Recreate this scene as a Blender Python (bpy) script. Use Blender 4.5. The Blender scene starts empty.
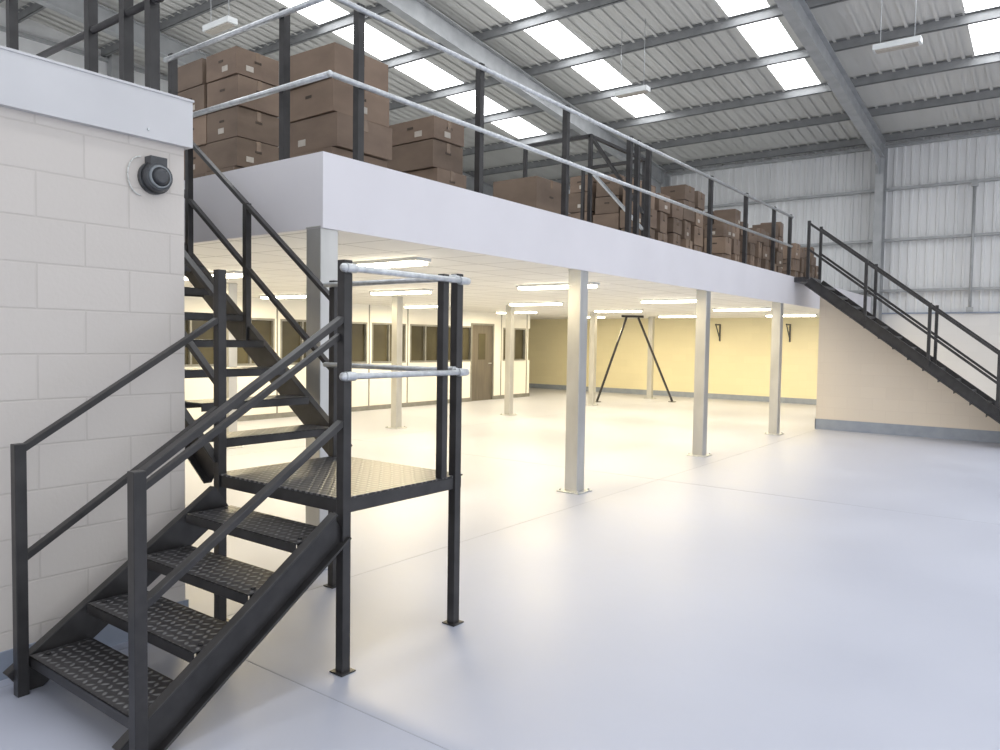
import bpy, bmesh, math, random
from mathutils import Vector, Matrix
random.seed(7)
sc=bpy.context.scene
sc.view_settings.view_transform='Standard'
sc.view_settings.look='None'

# ---------------------------------------------------------------- materials
def new_mat(name, col=(.8,.8,.8), rough=.5, metal=0.0, spec=.5):
    m=bpy.data.materials.new(name); m.use_nodes=True
    b=m.node_tree.nodes['Principled BSDF']
    b.inputs['Base Color'].default_value=(*col,1)
    b.inputs['Roughness'].default_value=rough
    b.inputs['Metallic'].default_value=metal
    b.inputs['Specular IOR Level'].default_value=spec
    return m
def nd(m,t,**kw):
    n=m.node_tree.nodes.new(t)
    for k,v in kw.items(): setattr(n,k,v)
    return n
def lk(m,a,b): m.node_tree.links.new(a,b)
def bsdf(m): return m.node_tree.nodes['Principled BSDF']
def noise_col(m,c1,c2,scale=3,detail=5,bump=0.0,lo=.35,hi=.65,stretch=(1,1,1),bscale=None):
    tc=nd(m,'ShaderNodeTexCoord'); mp=nd(m,'ShaderNodeMapping'); mp.inputs['Scale'].default_value=stretch
    n=nd(m,'ShaderNodeTexNoise'); n.inputs['Scale'].default_value=scale; n.inputs['Detail'].default_value=detail
    r=nd(m,'ShaderNodeValToRGB'); r.color_ramp.elements[0].color=(*c1,1); r.color_ramp.elements[1].color=(*c2,1)
    r.color_ramp.elements[0].position=lo; r.color_ramp.elements[1].position=hi
    lk(m,tc.outputs['Object'],mp.inputs['Vector']); lk(m,mp.outputs[0],n.inputs['Vector']); lk(m,n.outputs['Fac'],r.inputs[0]); lk(m,r.outputs[0],bsdf(m).inputs['Base Color'])
    if bump:
        bn=nd(m,'ShaderNodeBump'); bn.inputs['Strength'].default_value=bump; bn.inputs['Distance'].default_value=.01
        n2=nd(m,'ShaderNodeTexNoise'); n2.inputs['Scale'].default_value=bscale or scale*8
        lk(m,tc.outputs['Object'],n2.inputs['Vector']); lk(m,n2.outputs['Fac'],bn.inputs['Height']); lk(m,bn.outputs[0],bsdf(m).inputs['Normal'])
    return r
def block_mat(name,col,mort,axis,bw=.44,bh=.215,bump=.3):
    m=new_mat(name,col,.55)
    tc=nd(m,'ShaderNodeTexCoord'); s=nd(m,'ShaderNodeSeparateXYZ'); c=nd(m,'ShaderNodeCombineXYZ')
    lk(m,tc.outputs['Object'],s.inputs[0]); lk(m,s.outputs[axis],c.inputs[0]); lk(m,s.outputs[2],c.inputs[1])
    b=nd(m,'ShaderNodeTexBrick'); b.offset=.5
    b.inputs['Scale'].default_value=1; b.inputs['Brick Width'].default_value=bw; b.inputs['Row Height'].default_value=bh
    b.inputs['Mortar Size'].default_value=.006; b.inputs['Mortar Smooth'].default_value=.6
    b.inputs['Color1'].default_value=(*col,1); b.inputs['Color2'].default_value=(*[x*.965 for x in col],1); b.inputs['Mortar'].default_value=(*mort,1)
    lk(m,c.outputs[0],b.inputs['Vector']); lk(m,b.outputs['Color'],bsdf(m).inputs['Base Color'])
    n=nd(m,'ShaderNodeTexNoise'); n.inputs['Scale'].default_value=45; lk(m,tc.outputs['Object'],n.inputs['Vector'])
    mm=nd(m,'ShaderNodeMath',operation='MULTIPLY_ADD'); lk(m,b.outputs['Fac'],mm.inputs[0]); mm.inputs[1].default_value=-1.2
    m2=nd(m,'ShaderNodeMath',operation='MULTIPLY'); lk(m,n.outputs['Fac'],m2.inputs[0]); m2.inputs[1].default_value=.35
    lk(m,m2.outputs[0],mm.inputs[2])
    bp=nd(m,'ShaderNodeBump'); bp.inputs['Strength'].default_value=bump; bp.inputs['Distance'].default_value=.008
    lk(m,mm.outputs[0],bp.inputs['Height']); lk(m,bp.outputs[0],bsdf(m).inputs['Normal'])
    return m
def emis(name,col,s):
    m=new_mat(name,col,.5); b=bsdf(m)
    b.inputs['Emission Color'].default_value=(*col,1); b.inputs['Emission Strength'].default_value=s
    return m

M={}
M['block_x']=block_mat('painted_blockwork_a',(.67,.625,.585),(.595,.552,.515),1)
M['block_y']=block_mat('painted_blockwork_b',(.80,.78,.76),(.76,.74,.72),0,bump=.15)
M['block_beige']=block_mat('painted_blockwork_c',(.74,.67,.59),(.70,.63,.555),0,bump=.15)
M['block_cream']=block_mat('cream_blockwork',(.86,.79,.55),(.83,.76,.51),0,bump=.15)
M['skirt']=new_mat('blue_grey_skirting_paint',(.30,.34,.42),.5); noise_col(M['skirt'],(.28,.32,.40),(.33,.37,.45),6)
M['white']=new_mat('white_panel',(.80,.80,.84),.45); noise_col(M['white'],(.73,.715,.755),(.76,.745,.785),1.5)
M['cap']=new_mat('cap_trim_white',(.72,.73,.76),.4); noise_col(M['cap'],(.62,.62,.64),(.68,.68,.70),2)
M['black']=new_mat('black_painted_steel',(.018,.018,.02),.36); noise_col(M['black'],(.020,.019,.020),(.036,.034,.035),9)
M['galv']=new_mat('galvanised_steel',(.62,.64,.66),.35,.75); noise_col(M['galv'],(.50,.52,.54),(.66,.68,.70),25)
M['colm']=new_mat('galvanised_column',(.6,.6,.58),.36,.7); noise_col(M['colm'],(.50,.50,.49),(.58,.58,.57),5,stretch=(1,1,.4))
M['roofsteel']=new_mat('roof_steel_grey',(.22,.24,.26),.5,.2); noise_col(M['roofsteel'],(.38,.39,.40),(.45,.46,.47),4)
M['purlin']=new_mat('purlin_steel',(.13,.15,.17),.5,.2); noise_col(M['purlin'],(.22,.225,.23),(.27,.275,.28),4)
M['roof']=new_mat('roof_sheet',(.42,.42,.41),.6); noise_col(M['roof'],(.60,.595,.57),(.68,.675,.65),.8,stretch=(2,.3,1))
M['clad']=new_mat('wall_cladding',(.62,.65,.68),.5); noise_col(M['clad'],(.75,.755,.76),(.82,.825,.83),.8,stretch=(3,3,.3))
M['sky']=emis('translucent_rooflight',(.96,.98,1),6.5)
M['tube']=emis('fluorescent_diffuser',(1,.92,.70),16)
M['hb']=new_mat('lamp_housing_white',(.7,.72,.72),.4); noise_col(M['hb'],(.66,.68,.68),(.72,.74,.74),4)
M['glass']=new_mat('office_window_glass',(.06,.055,.035),.12); noise_col(M['glass'],(.05,.045,.03),(.10,.09,.055),.7)  # brownish tint: warm light reflected in the panes, put into the base colour
M['door']=new_mat('door_wood_grey',(.16,.13,.10),.4); noise_col(M['door'],(.10,.09,.075),(.14,.12,.10),3,stretch=(6,6,.5))
M['alu']=new_mat('aluminium_trim',(.25,.25,.24),.4,.4); noise_col(M['alu'],(.22,.22,.21),(.28,.28,.27),6)
M['offwhite']=new_mat('office_panel_white',(.82,.80,.74),.45); noise_col(M['offwhite'],(.82,.81,.77),(.85,.84,.80),1)
M['tape']=new_mat('parcel_tape',(.30,.21,.14),.25); noise_col(M['tape'],(.18,.125,.088),(.22,.155,.108),8)
M['seam']=new_mat('carton_seam_shadow_gap',(.05,.035,.025),.8); noise_col(M['seam'],(.05,.036,.026),(.07,.05,.036),8)
M['dark']=new_mat('dark_plastic',(.035,.038,.045),.35); noise_col(M['dark'],(.05,.053,.06),(.07,.073,.08),20)
M['lens']=new_mat('lamp_lens_grey',(.16,.18,.20),.2); noise_col(M['lens'],(.20,.22,.24),(.26,.28,.30),30)
M['cable']=new_mat('white_cable',(.75,.75,.73),.4); noise_col(M['cable'],(.72,.72,.70),(.77,.77,.75),20)
M['label']=new_mat('paper_label',(.45,.41,.36),.6); noise_col(M['label'],(.42,.38,.33),(.48,.44,.39),30)
for i,(a,b) in enumerate([((.12,.085,.062),(.165,.118,.086)),((.15,.105,.077),(.20,.142,.104)),((.195,.136,.098),(.25,.178,.128))]):
    k='card%d'%i; M[k]=new_mat('cardboard_%s'%'abc'[i],a,.75); noise_col(M[k],a,b,2.5,bump=.12,stretch=(1,1,2))
# ceiling tiles
m=new_mat('ceiling_tile',(.84,.82,.76),.7); M['tile']=m
tc=nd(m,'ShaderNodeTexCoord'); b=nd(m,'ShaderNodeTexBrick'); b.offset=0
b.inputs['Scale'].default_value=1; b.inputs['Brick Width'].default_value=.6; b.inputs['Row Height'].default_value=.6; b.inputs['Mortar Size'].default_value=.012
b.inputs['Color1'].default_value=(.82,.81,.78,1); b.inputs['Color2'].default_value=(.78,.77,.74,1); b.inputs['Mortar'].default_value=(.52,.51,.48,1)
lk(m,tc.outputs['Object'],b.inputs['Vector']); lk(m,b.outputs['Color'],bsdf(m).inputs['Base Color'])
# floor
m=new_mat('floor_epoxy_paint',(.6,.63,.7),.33); M['floor']=m
r=noise_col(m,(.44,.465,.56),(.50,.525,.62),.55,8,lo=.3,hi=.7)
tc=nd(m,'ShaderNodeTexCoord'); n=nd(m,'ShaderNodeTexNoise'); n.inputs['Scale'].default_value=1.1; n.inputs['Detail'].default_value=6
lk(m,tc.outputs['Object'],n.inputs['Vector']); mr=nd(m,'ShaderNodeMapRange'); mr.inputs['To Min'].default_value=.30; mr.inputs['To Max'].default_value=.52
lk(m,n.outputs['Fac'],mr.inputs['Value']); lk(m,mr.outputs[0],bsdf(m).inputs['Roughness'])
n2=nd(m,'ShaderNodeTexNoise'); n2.inputs['Scale'].default_value=5; bp=nd(m,'ShaderNodeBump'); bp.inputs['Strength'].default_value=.06; bp.inputs['Distance'].default_value=.02
lk(m,tc.outputs['Object'],n2.inputs['Vector']); lk(m,n2.outputs['Fac'],bp.inputs['Height']); lk(m,bp.outputs[0],bsdf(m).inputs['Normal'])
M['joint']=new_mat('floor_joint_sealant',(.40,.42,.49),.6); noise_col(M['joint'],(.38,.40,.47),(.43,.45,.52),5)
# checker plate
m=new_mat('checker_plate',(.05,.05,.055),.36,.2); M['check']=m
tc=nd(m,'ShaderNodeTexCoord'); s=nd(m,'ShaderNodeSeparateXYZ'); lk(m,tc.outputs['Object'],s.inputs[0])
def mth(op,a,bb=None,c=None,clamp=False):
    q=nd(m,'ShaderNodeMath',operation=op); q.use_clamp=clamp
    for i,v in enumerate((a,bb,c)):
        if v is None: continue
        if isinstance(v,(int,float)): q.inputs[i].default_value=v
        else: lk(m,v,q.inputs[i])
    return q.outputs[0]
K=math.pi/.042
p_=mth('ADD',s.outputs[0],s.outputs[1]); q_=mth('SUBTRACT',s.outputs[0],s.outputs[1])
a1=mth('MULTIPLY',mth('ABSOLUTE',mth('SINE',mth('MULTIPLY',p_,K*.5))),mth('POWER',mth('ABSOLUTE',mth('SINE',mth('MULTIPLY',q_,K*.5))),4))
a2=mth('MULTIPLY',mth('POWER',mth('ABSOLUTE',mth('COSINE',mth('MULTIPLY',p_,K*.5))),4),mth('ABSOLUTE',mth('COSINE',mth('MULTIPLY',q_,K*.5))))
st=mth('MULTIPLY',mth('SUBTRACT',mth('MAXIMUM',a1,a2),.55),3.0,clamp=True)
bp=nd(m,'ShaderNodeBump'); bp.inputs['Strength'].default_value=.7; bp.inputs['Distance'].default_value=.003
lk(m,st,bp.inputs['Height']); lk(m,bp.outputs[0],bsdf(m).inputs['Normal'])
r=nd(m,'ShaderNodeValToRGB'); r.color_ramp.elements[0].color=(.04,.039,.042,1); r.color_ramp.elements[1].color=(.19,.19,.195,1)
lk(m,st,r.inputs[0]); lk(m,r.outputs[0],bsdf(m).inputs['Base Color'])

# ---------------------------------------------------------------- builder
class B:
    def __init__(s): s.bm=bmesh.new(); s.ms=[]
    def mi(s,k):
        if k not in s.ms: s.ms.append(k)
        return s.ms.index(k)
    def hexa(s,vs,k):
        v=[s.bm.verts.new(p) for p in vs]; i=s.mi(k)
        for f in ((0,3,2,1),(4,5,6,7),(0,1,5,4),(1,2,6,5),(2,3,7,6),(3,0,4,7)):
            fc=s.bm.faces.new([v[j] for j in f]); fc.material_index=i
    def box(s,a,b,k):
        x0,x1=sorted((a[0],b[0])); y0,y1=sorted((a[1],b[1])); z0,z1=sorted((a[2],b[2]))
        s.hexa([(x0,y0,z0),(x1,y0,z0),(x1,y1,z0),(x0,y1,z0),(x0,y0,z1),(x1,y0,z1),(x1,y1,z1),(x0,y1,z1)],k)
    def rbox(s,c,size,rot,k):
        R=Matrix.Rotation(rot,3,'Z'); h=[x/2 for x in size]; c=Vector(c)
        s.hexa([c+R@Vector((sx*h[0],sy*h[1],sz*h[2])) for sz in(-1,1) for sx,sy in((-1,-1),(1,-1),(1,1),(-1,1))],k)
    def beam(s,p1,p2,w,h,k,up=(0,0,1)):
        p1=Vector(p1);p2=Vector(p2); d=(p2-p1).normalized(); sd=d.cross(Vector(up))
        if sd.length<1e-4: sd=d.cross(Vector((0,1,0)))
        sd.normalize(); u=sd.cross(d)
        s.hexa([p+sd*a*w/2+u*b*h/2 for p in (p1,p2) for a,b in((-1,-1),(1,-1),(1,1),(-1,1))],k)
    def cyl(s,p1,p2,r,k,n=12,r2=None):
        p1=Vector(p1);p2=Vector(p2); d=(p2-p1).normalized(); a=d.orthogonal().normalized(); b=d.cross(a); r2=r if r2 is None else r2
        i=s.mi(k)
        v1=[s.bm.verts.new(p1+(a*math.cos(t)+b*math.sin(t))*r) for t in [2*math.pi*j/n for j in range(n)]]
        v2=[s.bm.verts.new(p2+(a*math.cos(t)+b*math.sin(t))*r2) for t in [2*math.pi*j/n for j in range(n)]]
        for j in range(n):
            f=s.bm.faces.new([v1[j],v1[(j+1)%n],v2[(j+1)%n],v2[j]]); f.material_index=i; f.smooth=True
        f=s.bm.faces.new(v1[::-1]); f.material_index=i; f=s.bm.faces.new(v2); f.material_index=i
    def ball(s,c,r,k,n=12):
        g=bmesh.ops.create_uvsphere(s.bm,u_segments=n,v_segments=n//2+2,radius=r,matrix=Matrix.Translation(c)); i=s.mi(k)
        for v in g['verts']:
            for f in v.link_faces: f.material_index=i; f.smooth=True
    def tube(s,pts,r,k,n=8):
        for a,b in zip(pts,pts[1:]): s.cyl(a,b,r,k,n)
        for p in pts[1:-1]: s.ball(p,r,k,8)
    def done(s,name,bevel=0):
        bmesh.ops.recalc_face_normals(s.bm,faces=s.bm.faces)
        me=bpy.data.meshes.new(name); s.bm.to_mesh(me); s.bm.free()
        for k in s.ms: me.materials.append(M[k])
        o=bpy.data.objects.new(name,me); sc.collection.objects.link(o)
        if bevel:
            md=o.modifiers.new('bevel','BEVEL'); md.width=bevel; md.segments=2; md.limit_method='ANGLE'
        return o

# ---------------------------------------------------------------- constants
ZS,ZT=2.376,2.87
FX,FY=-4.09,3.41
CX,CY=-3.853,2.314     # cap corner
BX,BY=-3.892,2.284     # block wall corner
YF=21.68; XL=-18.5; XR=9.0; YB=-9.0
def roofz(y): return 6.98+.106*(YF-y)
RIDGE=-2.0

# floor
b=B(); b.box((XL,YB,-.1),(XR,YF,0),'floor'); b.done('floor')
b=B()
for x in (-3.80,-9.0): b.box((x-.003,YB,0),(x+.003,YF-.1,.001),'joint')
for y in (2.2,8.2): b.box((-12.4,y-.003,0),(XR,y+.003,.001),'joint')
b.done('floor_joints')

# far wall: dado + cladding
b=B()
b.box((XL,YF,0),(XR,YF+.2,2.45),'block_y')
b.done('wall_far')
b=B(); b.box((-4.3,YF-.02,0),(XL,YF,ZS),'block_cream'); b.done('wall_far_cream_lining')
b=B()
def corr_y(b,x0,x1,y,z0,z1,k,p=.2,d=.03):
    i=b.mi(k); x=x0; pr=[]
    while x<x1:
        pr+=[(x,y),(x+p*.55,y),(x+p*.65,y-d),(x+p*.9,y-d)]; x+=p
    v0=[b.bm.verts.new((a,c,z0)) for a,c in pr]; v1=[b.bm.verts.new((a,c,z1)) for a,c in pr]
    for j in range(len(pr)-1):
        f=b.bm.faces.new([v0[j],v0[j+1],v1[j+1],v1[j]]); f.material_index=i
corr_y(b,XL,XR,YF+.12,2.45,7.1,'clad')
b.box((XL,YF-.04,2.45),(XR,YF+.14,2.49),'skirt')
b.done('wall_far_cladding')
b=B()
for z in (3.05,4.35,5.65,6.75): b.beam((XL,YF-.02,z),(XR,YF-.02,z),.14,.06,'roofsteel')
b.done('wall_far_rails')
# left wall
b=B(); b.box((XL-.2,YB,0),(XL,YF,10),'clad'); b.done('wall_left')
b=B()
for z in (4,5.4,6.8,8.1): b.beam((XL+.06,YB,z),(XL+.06,YF,z),.12,.07,'roofsteel')
for y in (3,9,15): b.beam((XL+.15,y,ZT),(XL+.15,y,roofz(y)-.1),.2,.2,'roofsteel')
b.done('wall_left_rails')
b=B()
b.cyl((-1.95,YF-.16,2.5),(-1.95,YF-.16,5.6),.035,'roofsteel',10); b.box((-2.02,YF-.21,2.49),(-1.88,YF-.11,2.6),'roofsteel'); b.box((-2.02,YF-.21,5.5),(-1.88,YF-.11,5.6),'roofsteel')
b.done('downpipe')

# roof
sk=[(-12.78,-11.85),(-9.1,-8.3),(-5.36,-4.6),(-1.7,-.85),(2.0,2.85),(5.7,6.5)]
b=B()
def rquad(b,x0,x1,y0,y1,k,dz=0):
    v=[b.bm.verts.new((x,y,roofz(y)+dz if y>=RIDGE else roofz(2*RIDGE-y)+dz)) for x,y in((x0,y0),(x1,y0),(x1,y1),(x0,y1))]
    f=b.bm.faces.new(v); f.material_index=b.mi(k)
def roof_sheet(b,x0,x1,y0,y1):
    x=x0
    while x<x1-1e-3:
        e=min(x+.25,x1)
        rquad(b,x,e,y0,y1,'roof')
        rquad(b,x+(e-x)*.72,x+(e-x)*.95,y0,y1,'roof',-.03)
        x=e
xs=[XL]+[v for s in sk for v in s]+[XR]
for i in range(0,len(xs),2): roof_sheet(b,xs[i],xs[i+1],RIDGE,17.8)
roof_sheet(b,XL,XR,17.8,YF+.2)
rquad(b,XL,XR,-14,RIDGE,'roof')
b.done('ceiling')
b=B()
for x0,x1 in sk: rquad(b,x0,x1,RIDGE,17.8,'sky')
b.done('window_rooflights')
b=B(); y=21.4
while y>RIDGE:
    z=roofz(y)-.10
    b.box((XL,y-.03,z-.09),(XR,y-.022,z+.09),'purlin')
    b.box((XL,y-.03,z-.09),(XR,y+.035,z-.082),'purlin'); b.box((XL,y-.095,z+.08),(XR,y-.03,z+.088),'purlin')
    y-=1.8
b.done('roof_purlins')
def ibeam(b,p1,p2,w,h,k,up=(0,0,1),t=.016):
    p1=Vector(p1);p2=Vector(p2);d=(p2-p1).normalized(); sd=d.cross(Vector(up)).normalized(); u=sd.cross(d)
    b.beam(p1,p2,t,h,k,up); 
    for s in(-1,1): b.beam(p1+u*s*h/2,p2+u*s*h/2,w,t,k,up)
for i,x in enumerate((-16,-10,-4,2)):
    b=B()
    ibeam(b,(x,YF-.3,roofz(YF-.3)-.42),(x,RIDGE,roofz(RIDGE)-.42),.2,.42,'roofsteel')
    ibeam(b,(x,YF-.25,0 if x>-4.05 else ZT),(x,YF-.25,6.75),.2,.4,'roofsteel',up=(0,1,0))
    b.hexa([(x-.01,YF-.45,5.95),(x+.01,YF-.45,5.95),(x+.01,YF-.45,6.5),(x-.01,YF-.45,6.5),(x-.01,YF-1.7,6.55),(x+.01,YF-1.7,6.55),(x+.01,YF-1.7,6.7),(x-.01,YF-1.7,6.7)],'roofsteel')
    b.done('portal_frame')
for (x,y,z) in ((-7.0,13.47,6.5),(-2.41,13.8,6.5),(-11.1,7.14,6.6)):
    b=B(); b.box((x-.35,y-.09,z-.04),(x+.35,y+.09,z+.05),'hb'); b.box((x-.31,y-.07,z-.06),(x+.31,y+.07,z-.04),'label')
    for s in(-.25,.25): b.cyl((x+s,y,z+.05),(x+s,y,roofz(y)-.02),.006,'galv',6)
    b.done('high_bay_lamp')

# block room (left)
b=B()
b.box((BX-.2,-3,0),(BX,BY,ZT-.24),'block_x'); b.done('wall_left_block')
b=B(); b.box((-12.4,BY-.2,0),(BX-.2,BY,ZT-.24),'block_y'); b.done('wall_block_return')
b=B(); b.box((XL,YB,ZT-.24),(CX-.05,CY-.05,ZT),'white'); b.box((XL,CY-.05,ZT-.24),(-6.25,FY,ZT),'white'); b.done('mezzanine_floor_slab')
b=B()
b.box((CX-.05,-3,ZT-.245),(CX,CY,ZT),'cap'); b.box((-6.25,CY-.05,ZT-.245),(CX-.05,CY,ZT),'cap')
b.box((CX-.08,-3,ZT),(CX+.006,CY+.006,ZT+.012),'cap')
for yy in (.1,1.3): b.box((CX,yy-.0015,ZT-.24),(CX+.002,yy+.0015,ZT),'roofsteel')
b.cyl((CX-.001,CY-.25,ZT-.2),(CX+.006,CY-.25,ZT-.2),.008,'galv',10)
b.done('trim_wall_cap',.003)
b=B(); b.box((BX,-3,0),(BX+.012,BY+.012,.13),'skirt'); b.box((-12,BY,0),(BX,BY+.012,.13),'skirt'); b.done('baseboard_left')

# mezzanine
b=B()
b.box((-16.2,FY+.03,ZS),(FX-.03,YF-.02,ZS+.02),'tile')
b.box((XL,FY+.03,ZS+.02),(FX-.03,YF-.02,ZT-.02),'white')
b.box((FX-.03,FY,ZS-.02),(FX,YF-.05,ZT),'white')
b.box((-6.25,FY,ZS-.02),(FX-.03,FY+.03,ZT),'white')
b.box((XL,FY+.03,ZT-.02),(FX-.03,YF-.02,ZT),'roof')
b.done('mezzanine_floor')
def column(x,y,w=.155):
    b=B(); h=w/2
    b.box((x-h,y-h,.012),(x+h,y+h,ZS),'colm')
    b.box((x-h-.004,y-h-.004,ZS-.02),(x+h+.004,y+h+.004,ZS-.001),'colm')
    b.box((x-.14,y-.14,0),(x+.14,y+.14,.014),'galv')
    for sx in(-1,1):
        for sy in(-1,1): b.cyl((x+sx*.11,y+sy*.11,.014),(x+sx*.11,y+sy*.11,.035),.013,'galv',6)
    b.done('steel_column',.006)
for i in range(5): column(-4.19,3.49+3.45*i if i<4 else 17.4)
for y in (3.5,6.4,9.8,13.25,16.85,20.2): column(-9.7,y,.14)

# braces near column
b=B()
for s,x2,y2 in ((-1,-10.13,17.87),(1,-8.67,19.46)):
    b.beam((-9.5+.1*s,18.6+.15*s,2.3),(x2,y2,.02),.05,.05,'black')
    b.box((x2-.08,y2-.08,0),(x2+.08,y2+.08,.015),'black')
b.beam((-9.72,18.4,2.33),(-9.3,18.85,2.33),.06,.06,'black')
b.done('diagonal_brace_frame')

# ceiling lights
for y in [5.3,8.55,12.3,15.7,19.2]:
    for x in (-5.5,-8.4,-11.3):
        b=B(); b.box((x-.6,y-.1,ZS-.03),(x+.6,y+.1,ZS-.001),'hb')
        b.box((x-.57,y-.085,ZS-.06),(x+.57,y+.085,ZS-.03),'tube')
        b.done('fluorescent_ceiling_light')
        l=bpy.data.lights.new('fluorescent_glow','AREA'); l.shape='RECTANGLE'; l.size=1.15; l.size_y=.18; l.energy=50; l.color=(1,.81,.48)
        o=bpy.data.objects.new('fluorescent_glow',l); o.location=(x,y,ZS-.08); sc.collection.objects.link(o)

# office partition
OX=-12.6; OY=3.1
DR=(15.52,16.42)
b=B()
for a,c in ((OY,DR[0]-.05),(DR[1]+.05,18.2)):
    b.box((OX-.1,a,0),(OX,c,1.06),'offwhite')
    b.box((OX,a,0),(OX+.02,c,.1),'alu')
b.box((OX-.1,OY,1.98),(OX,DR[0]-.05,ZS),'offwhite'); b.box((OX-.1,DR[1]+.05,1.98),(OX,18.2,ZS),'offwhite')
b.box((OX-.1,DR[0]-.05,2.07),(OX,DR[1]+.05,ZS),'offwhite')
b.box((-16.2,18.1,0),(OX-.1,18.2,ZS),'offwhite')
b.box((-16.2,OY,0),(-16.1,YF,ZS),'offwhite')
y=OY; wins=[]
while y<18.2-.2:
    if abs(y-15.5)>.05:
        e=min(y+1.24,18.2); 
        b.box((OX-.1,y,1.06),(OX+.005,y+.14,1.98),'offwhite')
        if e-y>1: wins.append((y+.14,e))
        b.box((OX,y+.05,0.1),(OX+.01,y+.08,ZS),'alu')
    else: b.box((OX-.1,DR[1]+.05,1.06),(OX,y+1.24,1.98),'offwhite')
    y+=1.24
b.done('wall_office_partition')
for i,(a0,a1) in enumerate(wins):
    b=B(); b.box((OX-.06,a0,1.06),(OX-.05,a1,1.98),'glass')
    for a in (a0,(a0+a1)/2-.02,a1-.04): b.box((OX-.08,a,1.06),(OX+.012,a+.04,1.98),'alu')
    for z in (1.06,1.94): b.box((OX-.08,a0,z),(OX+.016,a1,z+.04),'alu')
    b.done('window_%d'%(i+1))
b=B(); y,e=DR
b.box((OX-.07,y,0),(OX-.02,e,2.02),'door'); b.box((OX-.08,y-.05,0),(OX+.015,y,2.07),'alu'); b.box((OX-.08,e,0),(OX+.015,e+.05,2.07),'alu'); b.box((OX-.08,y,2.02),(OX+.015,e,2.07),'alu')
b.cyl((OX-.02,y+.8,1.0),(OX+.04,y+.8,1.0),.012,'galv'); b.cyl((OX+.04,y+.8,1.0),(OX+.04,y+.68,1.0),.012,'galv')
b.box((OX-.022,y+.3,1.1),(OX-.016,y+.6,1.8),'glass')
b.done('door_1')
b=B(); b.box((-16,YF-.035,0),(-4.3,YF-.02,.15),'skirt'); b.done('baseboard_far')
for x,z in ((-8.2,2.0),(-6.2,2.0)):
    b=B(); b.box((x-.02,YF-.05,z-.3),(x+.02,YF-.02,z+.2),'dark'); b.box((x-.015,YF-.4,z+.16),(x+.015,YF-.05,z+.2),'dark'); b.beam((x,YF-.06,z-.2),(x,YF-.36,z+.16),.025,.025,'dark'); b.done('wall_bracket')

# ---------------------------------------------------------------- main staircase
PW=.05
def post(b,x,y,z0,z1,k='black',w=PW,foot=False):
    b.box((x-w/2,y-w/2,z0),(x+w/2,y+w/2,z1),k)
    if foot:
        b.box((x-.045,y-.045,z0),(x+.045,y+.045,z0+.008),k)
def tread(b,x0,x1,y0,y1,z,front='y'):
    b.box((x0,y0,z-.008),(x1,y1,z),'check')
    if front=='y':
        b.box((x0,y0,z-.05),(x1,y0+.006,z),'black'); b.box((x0,y1-.006,z-.05),(x1,y1,z),'black')
        for x in(x0,x1): 
            s=1 if x==x0 else -1
            b.box((x,y0+.03,z-.05),(x+s*.03,y1-.03,z-.008),'black')
            for yy in (y0+.06,y1-.06): b.cyl((x+s*.045,yy,z),(x+s*.045,yy,z+.008),.012,'black',8)
    else:
        b.box((x0,y0,z-.05),(x0+.006,y1,z),'black'); b.box((x1-.006,y0,z-.05),(x1,y1,z),'black')
def channel(b,p1,p2,h,k,ins,t=.012,fl=.045):
    p1=Vector(p1);p2=Vector(p2);d=(p2-p1).normalized(); ins=Vector(ins); u=d.cross(ins).normalized()
    if u.z<0:u=-u
    b.beam(p1,p2,t,h,k,up=u)
    for s in(-1,1): b.beam(p1+u*s*(h/2-t/2)+ins*fl/2,p2+u*s*(h/2-t/2)+ins*fl/2,fl,t,k,up=u)
b=B()
LZ=.845; RX=-2.72; LX=-3.68
r=LZ/5; sl=r/.25
for i in range(4):
    y0=1.395+.25*i; tread(b,LX+.03,RX-.03,y0,y0+.27,r*(i+1))
def nz(y): return r+sl*(y-1.395)
for x,ins in ((LX,(-1,0,0)),(RX-.012,(1,0,0))):
    channel(b,(x,1.36,nz(1.36)-.115),(x,2.38,nz(2.38)-.115),.165,'black',ins)
# landing
X0,X1,Y0,Y1=-3.77,-2.73,2.41,3.225
b.box((X0,Y0-.02,LZ-.01),(X1+.01,Y1+.06,LZ),'check')
for a,c in (((X0,Y0),(X1,Y0)),((X0,Y1+.04),(X1,Y1+.04)),((X0,Y0),(X0,Y1)),((X1,Y0),(X1,Y1+.04))):
    b.beam((a[0],a[1],LZ-.042),(c[0],c[1],LZ-.042),.03,.065,'black')
b.beam(((X0+X1)/2,Y0,LZ-.04),((X0+X1)/2,Y1,LZ-.04),.03,.05,'black')
PT=1.97
for x,y,top in ((X1,Y0,PT),(X1,Y1,PT),(X0+.02,Y0,PT),(X0+.02,Y1,PT)): post(b,x,y,0,top,foot=True)
post(b,X1,Y1-.115,LZ,PT-.01,w=.045)
for x,y in ((-3.655,1.365),(-2.63,1.36)): post(b,x,y,0,1.12,w=.048)
for x,xe in ((-3.655,-3.75),(-2.655,-2.73)):
    b.beam((x,1.36,1.085),(xe,2.40,1.70),.042,.028,'black')
    b.beam((x,1.36,.60),(xe,2.40,1.21),.042,.028,'black')
b.beam((-2.70,1.38,1.02),(-2.745,2.40,1.62),.03,.025,'black')
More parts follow.
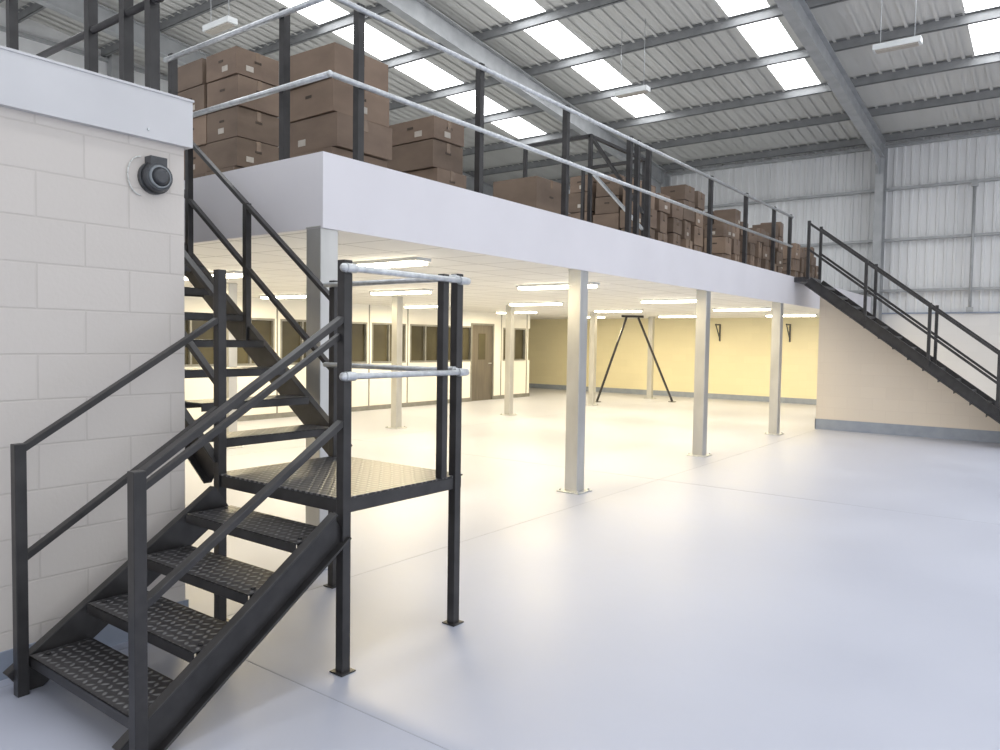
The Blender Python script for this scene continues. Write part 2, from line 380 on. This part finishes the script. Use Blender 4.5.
# upper flight
n=11; rr=(ZT-LZ)/n; g=.245; ys,ye=2.46,3.24
for i in range(1,n):
    x1=X0-g*(i-1); tread(b,x1-.26,x1,ys,ye,LZ+rr*i,'x')
sl2=rr/g; xe=-6.2
for y in (Y0,Y1+.045):
    channel(b,(X0+(-.02 if y<3 else .05),y,LZ-.0),(xe,y,LZ-.02+sl2*(X0+.0-xe)),.17,'black',(0,-1 if y<3 else 1,0))
def ur(y,h0):
    b.beam((X0,y,LZ+h0),(xe,y,LZ+h0+sl2*(X0-xe)),.042,.028,'black')
ur(Y1+.045,.97); ur(Y1+.045,.52); ur(Y0,.97); ur(Y0,.5)
for x in (-4.75,-5.5,-6.2):
    z=LZ+sl2*(X0-x)
    post(b,x,Y1+.045,z-.05,z+.98,w=.045); post(b,x,Y0,z-.05,z+.98,w=.045)
for z in (1.93,1.425):
    b.cyl((X1+.04,Y0-.04,z),(X1+.04,Y1+.04,z),.016,'galv',12)
    b.cyl((X0-.02,Y1-.045,z+.01),(X1+.05,Y1-.045,z+.01),.016,'galv',12)
    for p in ((X1+.04,Y0,z),(X1+.04,Y1,z)):
        b.cyl((p[0],p[1]-.03,p[2]),(p[0],p[1]+.03,p[2]),.023,'galv',12)
    b.ball((X1+.04,Y1+.04,z),.021,'galv'); b.ball((X1+.04,Y0-.04,z),.021,'galv')
    b.cyl((X1-.03,Y1-.045,z+.01),(X1+.03,Y1-.045,z+.01),.023,'galv',12)
b.done('steel_staircase',.003)

# ---------------------------------------------------------------- far staircase
b=B()
s3=.77; xs0=FX+.27; Ys,Ye=14.42,15.25
N=16; rr=ZT/N; g3=rr/s3
b.box((FX+.002,Ys,ZT-.1),(xs0,Ye,ZT-.01),'check')
for i in range(1,N): 
    x0=xs0+g3*(i-1); tread(b,x0,x0+g3+.03,Ys+.02,Ye-.02,ZT-rr*i,'x')
xe3=xs0+ZT/s3-.1
for y in (Ys,Ye): channel(b,(xs0-.02,y,ZT-.09),(xe3,y,.04),.18,'black',(0,-1 if y<15 else 1,0))
for y in (Ys,Ye):
    for h in (.55,1.02): b.beam((xs0-.03,y,ZT+h-.06),(xe3-.1,y,.04+h),.035,.04,'black')
    for x in (xs0-.03,xs0+.95,xs0+1.95,xs0+2.95,xe3-.1):
        z=ZT-s3*(x-xs0); post(b,x,y,max(z-.08,0),z+.98,w=.05)
b.done('metal_staircase',.003)
b=B()
x0,x1=FX+.24,xe3+.05
b.hexa([(x0,15.32,0),(x1,15.32,0),(x1,15.5,0),(x0,15.5,0),(x0,15.32,ZT-.1),(x1,15.32,.05),(x1,15.5,.05),(x0,15.5,ZT-.1)],'block_beige')
b.done('wall_under_stair')
b=B(); b.box((x0-.012,15.305,0),(2.5,15.32,.2),'skirt'); b.box((x0-.012,15.305,0),(x0,15.5,.2),'skirt'); b.done('baseboard_stair')

# ---------------------------------------------------------------- mezzanine railings
def rail_run(b,pts,posts,ztop=3.95,zm=3.42,k='galv'):
    for a,c in zip(pts,pts[1:]):
        for z in (ztop,zm): b.cyl((a[0],a[1],z),(c[0],c[1],z),.021,k,10)
    for p in pts[1:-1]:
        for z in (ztop,zm): b.ball((p[0],p[1],z),.024,k)
    for x,y in posts:
        b.box((x-.028,y-.028,ZT),(x+.028,y+.028,ztop+.05),'black'); b.box((x-.05,y-.05,ZT),(x+.05,y+.05,ZT+.012),'black')
b=B(); RXm=-4.17
rail_run(b,[(-6.25,3.5),(RXm+.04,3.5),(RXm+.04,14.35)],[(-6.2,3.54),(-4.68,3.54)]+[(RXm,y) for y in (3.80,5.2,6.61,8.0,8.2,8.5,10.5,11.97,13.4,14.35)])
b.done('mezzanine_guardrail')
b=B()
rail_run(b,[(-3.98,-2.5),(-3.98,2.2),(-6.2,2.2)],[(-4.06,2.2),(-4.34,2.2),(-4.76,2.2),(-5.9,2.2),(-3.98,.6),(-3.98,-1)],k='black')
b.done('stairwell_guardrail')
# pallet gate
b=B()
for y in (7.5,8.85):
    for x in (-4.4,-5.3):
        b.beam((x,y,ZT),(x,y,3.95),.04,.04,'black'); b.box((x-.05,y-.05,ZT),(x+.05,y+.05,ZT+.012),'black')
    b.beam((-4.4,y,3.93),(-5.3,y,3.93),.04,.04,'black')
b.beam((-4.4,7.5,3.55),(-4.4,8.85,3.05),.03,.03,'galv')
b.beam((-4.4,7.5,3.93),(-4.4,8.85,3.25),.035,.035,'black')
for x in(-4.4,-5.3): b.beam((x,7.5,3.93),(x,8.85,3.93),.035,.035,'black')
b.done('pallet_gate')

# ---------------------------------------------------------------- cardboard boxes
def carton(b,x0,y0,z0,x1,y1,z1,rot=0):
    k='card%d'%random.choice((0,0,1,1,2)); c=((x0+x1)/2,(y0+y1)/2,(z0+z1)/2); s=(x1-x0-.016,y1-y0-.016,z1-z0-.010)
    b.rbox(c,s,rot,k)
    R=Matrix.Rotation(rot,3,'Z'); C=Vector(c); t=.0015
    lng=0 if s[0]>s[1] else 1
    # centre flap seam on top + tape over it, running a short way down both ends
    ts=[s[0]+.003,.05,.003] if lng==0 else [.05,s[1]+.003,.003]
    b.rbox(C+Vector((0,0,s[2]/2+.001)),ts,rot,'tape')
    for sg in(-1,1):
        if lng==0: b.rbox(C+R@Vector((sg*(s[0]/2+t),0,s[2]/2-.045)),(.003,.05,.09),rot,'tape')
        else: b.rbox(C+R@Vector((0,sg*(s[1]/2+t),s[2]/2-.045)),(.05,.003,.09),rot,'tape')
    # strap lines / hand-hole
    if random.random()<.5: b.rbox(C+R@Vector((s[0]/2+t,0,s[2]*.12)),(.003,.075,.022),rot,'seam')
    if random.random()<.5: b.rbox(C+R@Vector((0,-s[1]/2-t,s[2]*.12)),(.075,.003,.022),rot,'seam')
    if random.random()<.35: b.rbox(C+R@Vector((s[0]/2+t,random.uniform(-.25,.25)*s[1],-.2*s[2])),(.003,.08,.05),rot,'label')
    if random.random()<.35: b.rbox(C+R@Vector((random.uniform(-.25,.25)*s[0],-s[1]/2-t,-.2*s[2])),(.09,.003,.05),rot,'label')
def stack(name,x0,x1,y0,y1,nx,ny,hs,jit=.04):
    b=B(); z=ZT+.001
    for h in hs:
        for i in range(nx):
            for j in range(ny):
                w=(x1-x0)/nx; d=(y1-y0)/ny; dx=random.uniform(-jit,jit)*.5; dy=random.uniform(-jit,jit)*.5
                carton(b,x0+w*i+dx,y0+d*j+dy,z,x0+w*(i+1)+dx,y0+d*(j+1)+dy,z+h,random.uniform(-.03,.03))
        z+=h
    return b.done(name,.004)
stack('cardboard_box_stack',-7.15,-6.15,4.12,4.6,2,1,[.3,.27,.28,.28,.25])
stack('cardboard_box_stack',-5.0,-4.4,3.78,4.36,1,1,[.16,.26,.25,.25])
stack('cardboard_box_stack',-5.1,-4.5,5.0,5.42,1,1,[.25,.25,.2])
stack('cardboard_box',-5.2,-4.6,6.7,7.3,1,1,[.5])
def pile(name,x0,x1,y0,y1,s,hmax):
    b=B(); nx=max(1,int((x1-x0)/s)); ny=max(1,int((y1-y0)/s))
    for i in range(nx):
        for j in range(ny):
            z=ZT+.001; n=random.uniform(.65,1)*hmax
            while z-ZT<n-.15:
                h=random.uniform(.2,.32); q=s*random.uniform(.82,.98); r=random.uniform(-.15,.15)
                cx=x0+s*(i+.5);cy=y0+s*(j+.5)
                carton(b,cx-q/2,cy-q/2*.9,z,cx+q/2,cy+q/2*.9,z+h,r); z+=h
    return b.done(name,.004)
pile('cardboard_box_pile',-5.8,-4.4,9.2,11.7,.42,1.2)
pile('cardboard_box_pile',-5.7,-4.4,12.0,15.6,.40,1.1)
pile('cardboard_box_pile',-6.2,-4.5,16.0,18.2,.42,.95)

# ---------------------------------------------------------------- wall lamp
b=B(); x,y,z=BX,2.11,2.43
b.cyl((x,y,z),(x+.03,y,z),.085,'dark',24); b.cyl((x+.03,y,z),(x+.07,y,z),.082,'dark',24,.07)
b.cyl((x+.07,y,z),(x+.08,y,z),.064,'lens',24,.055); b.cyl((x+.08,y,z),(x+.095,y,z),.05,'dark',24,.03)
b.box((x,y-.045,z+.06),(x+.06,y+.045,z+.105),'dark')
pts=[(x+.008,y-.07-.07*math.sin(t),z+.0+.10*math.cos(t)) for t in [math.pi*j/10 for j in range(11)]]
b.tube(pts,.004,'cable',6)
b.done('bulkhead_wall_lamp')

# ---------------------------------------------------------------- world + camera
w=bpy.data.worlds.new('World'); sc.world=w; w.use_nodes=True
bg=w.node_tree.nodes['Background']; bg.inputs[0].default_value=(.93,.96,1,1); bg.inputs[1].default_value=1.3
def basis(y,p,r):
    F=Vector((-math.sin(y)*math.cos(p),math.cos(y)*math.cos(p),math.sin(p))); r0=Vector((math.cos(y),math.sin(y),0)); u0=r0.cross(F)
    return math.cos(r)*r0+math.sin(r)*u0, -math.sin(r)*r0+math.cos(r)*u0, F
R,U,F=basis(.6442,-.0446,.0151)
cd=bpy.data.cameras.new('camera'); cd.sensor_width=36; cd.lens=755.25*36/1000; cd.clip_start=.05
co=bpy.data.objects.new('camera',cd); sc.collection.objects.link(co)
co.matrix_world=Matrix(((R.x,U.x,-F.x,0),(R.y,U.y,-F.y,0),(R.z,U.z,-F.z,1.6),(0,0,0,1)))
sc.camera=co
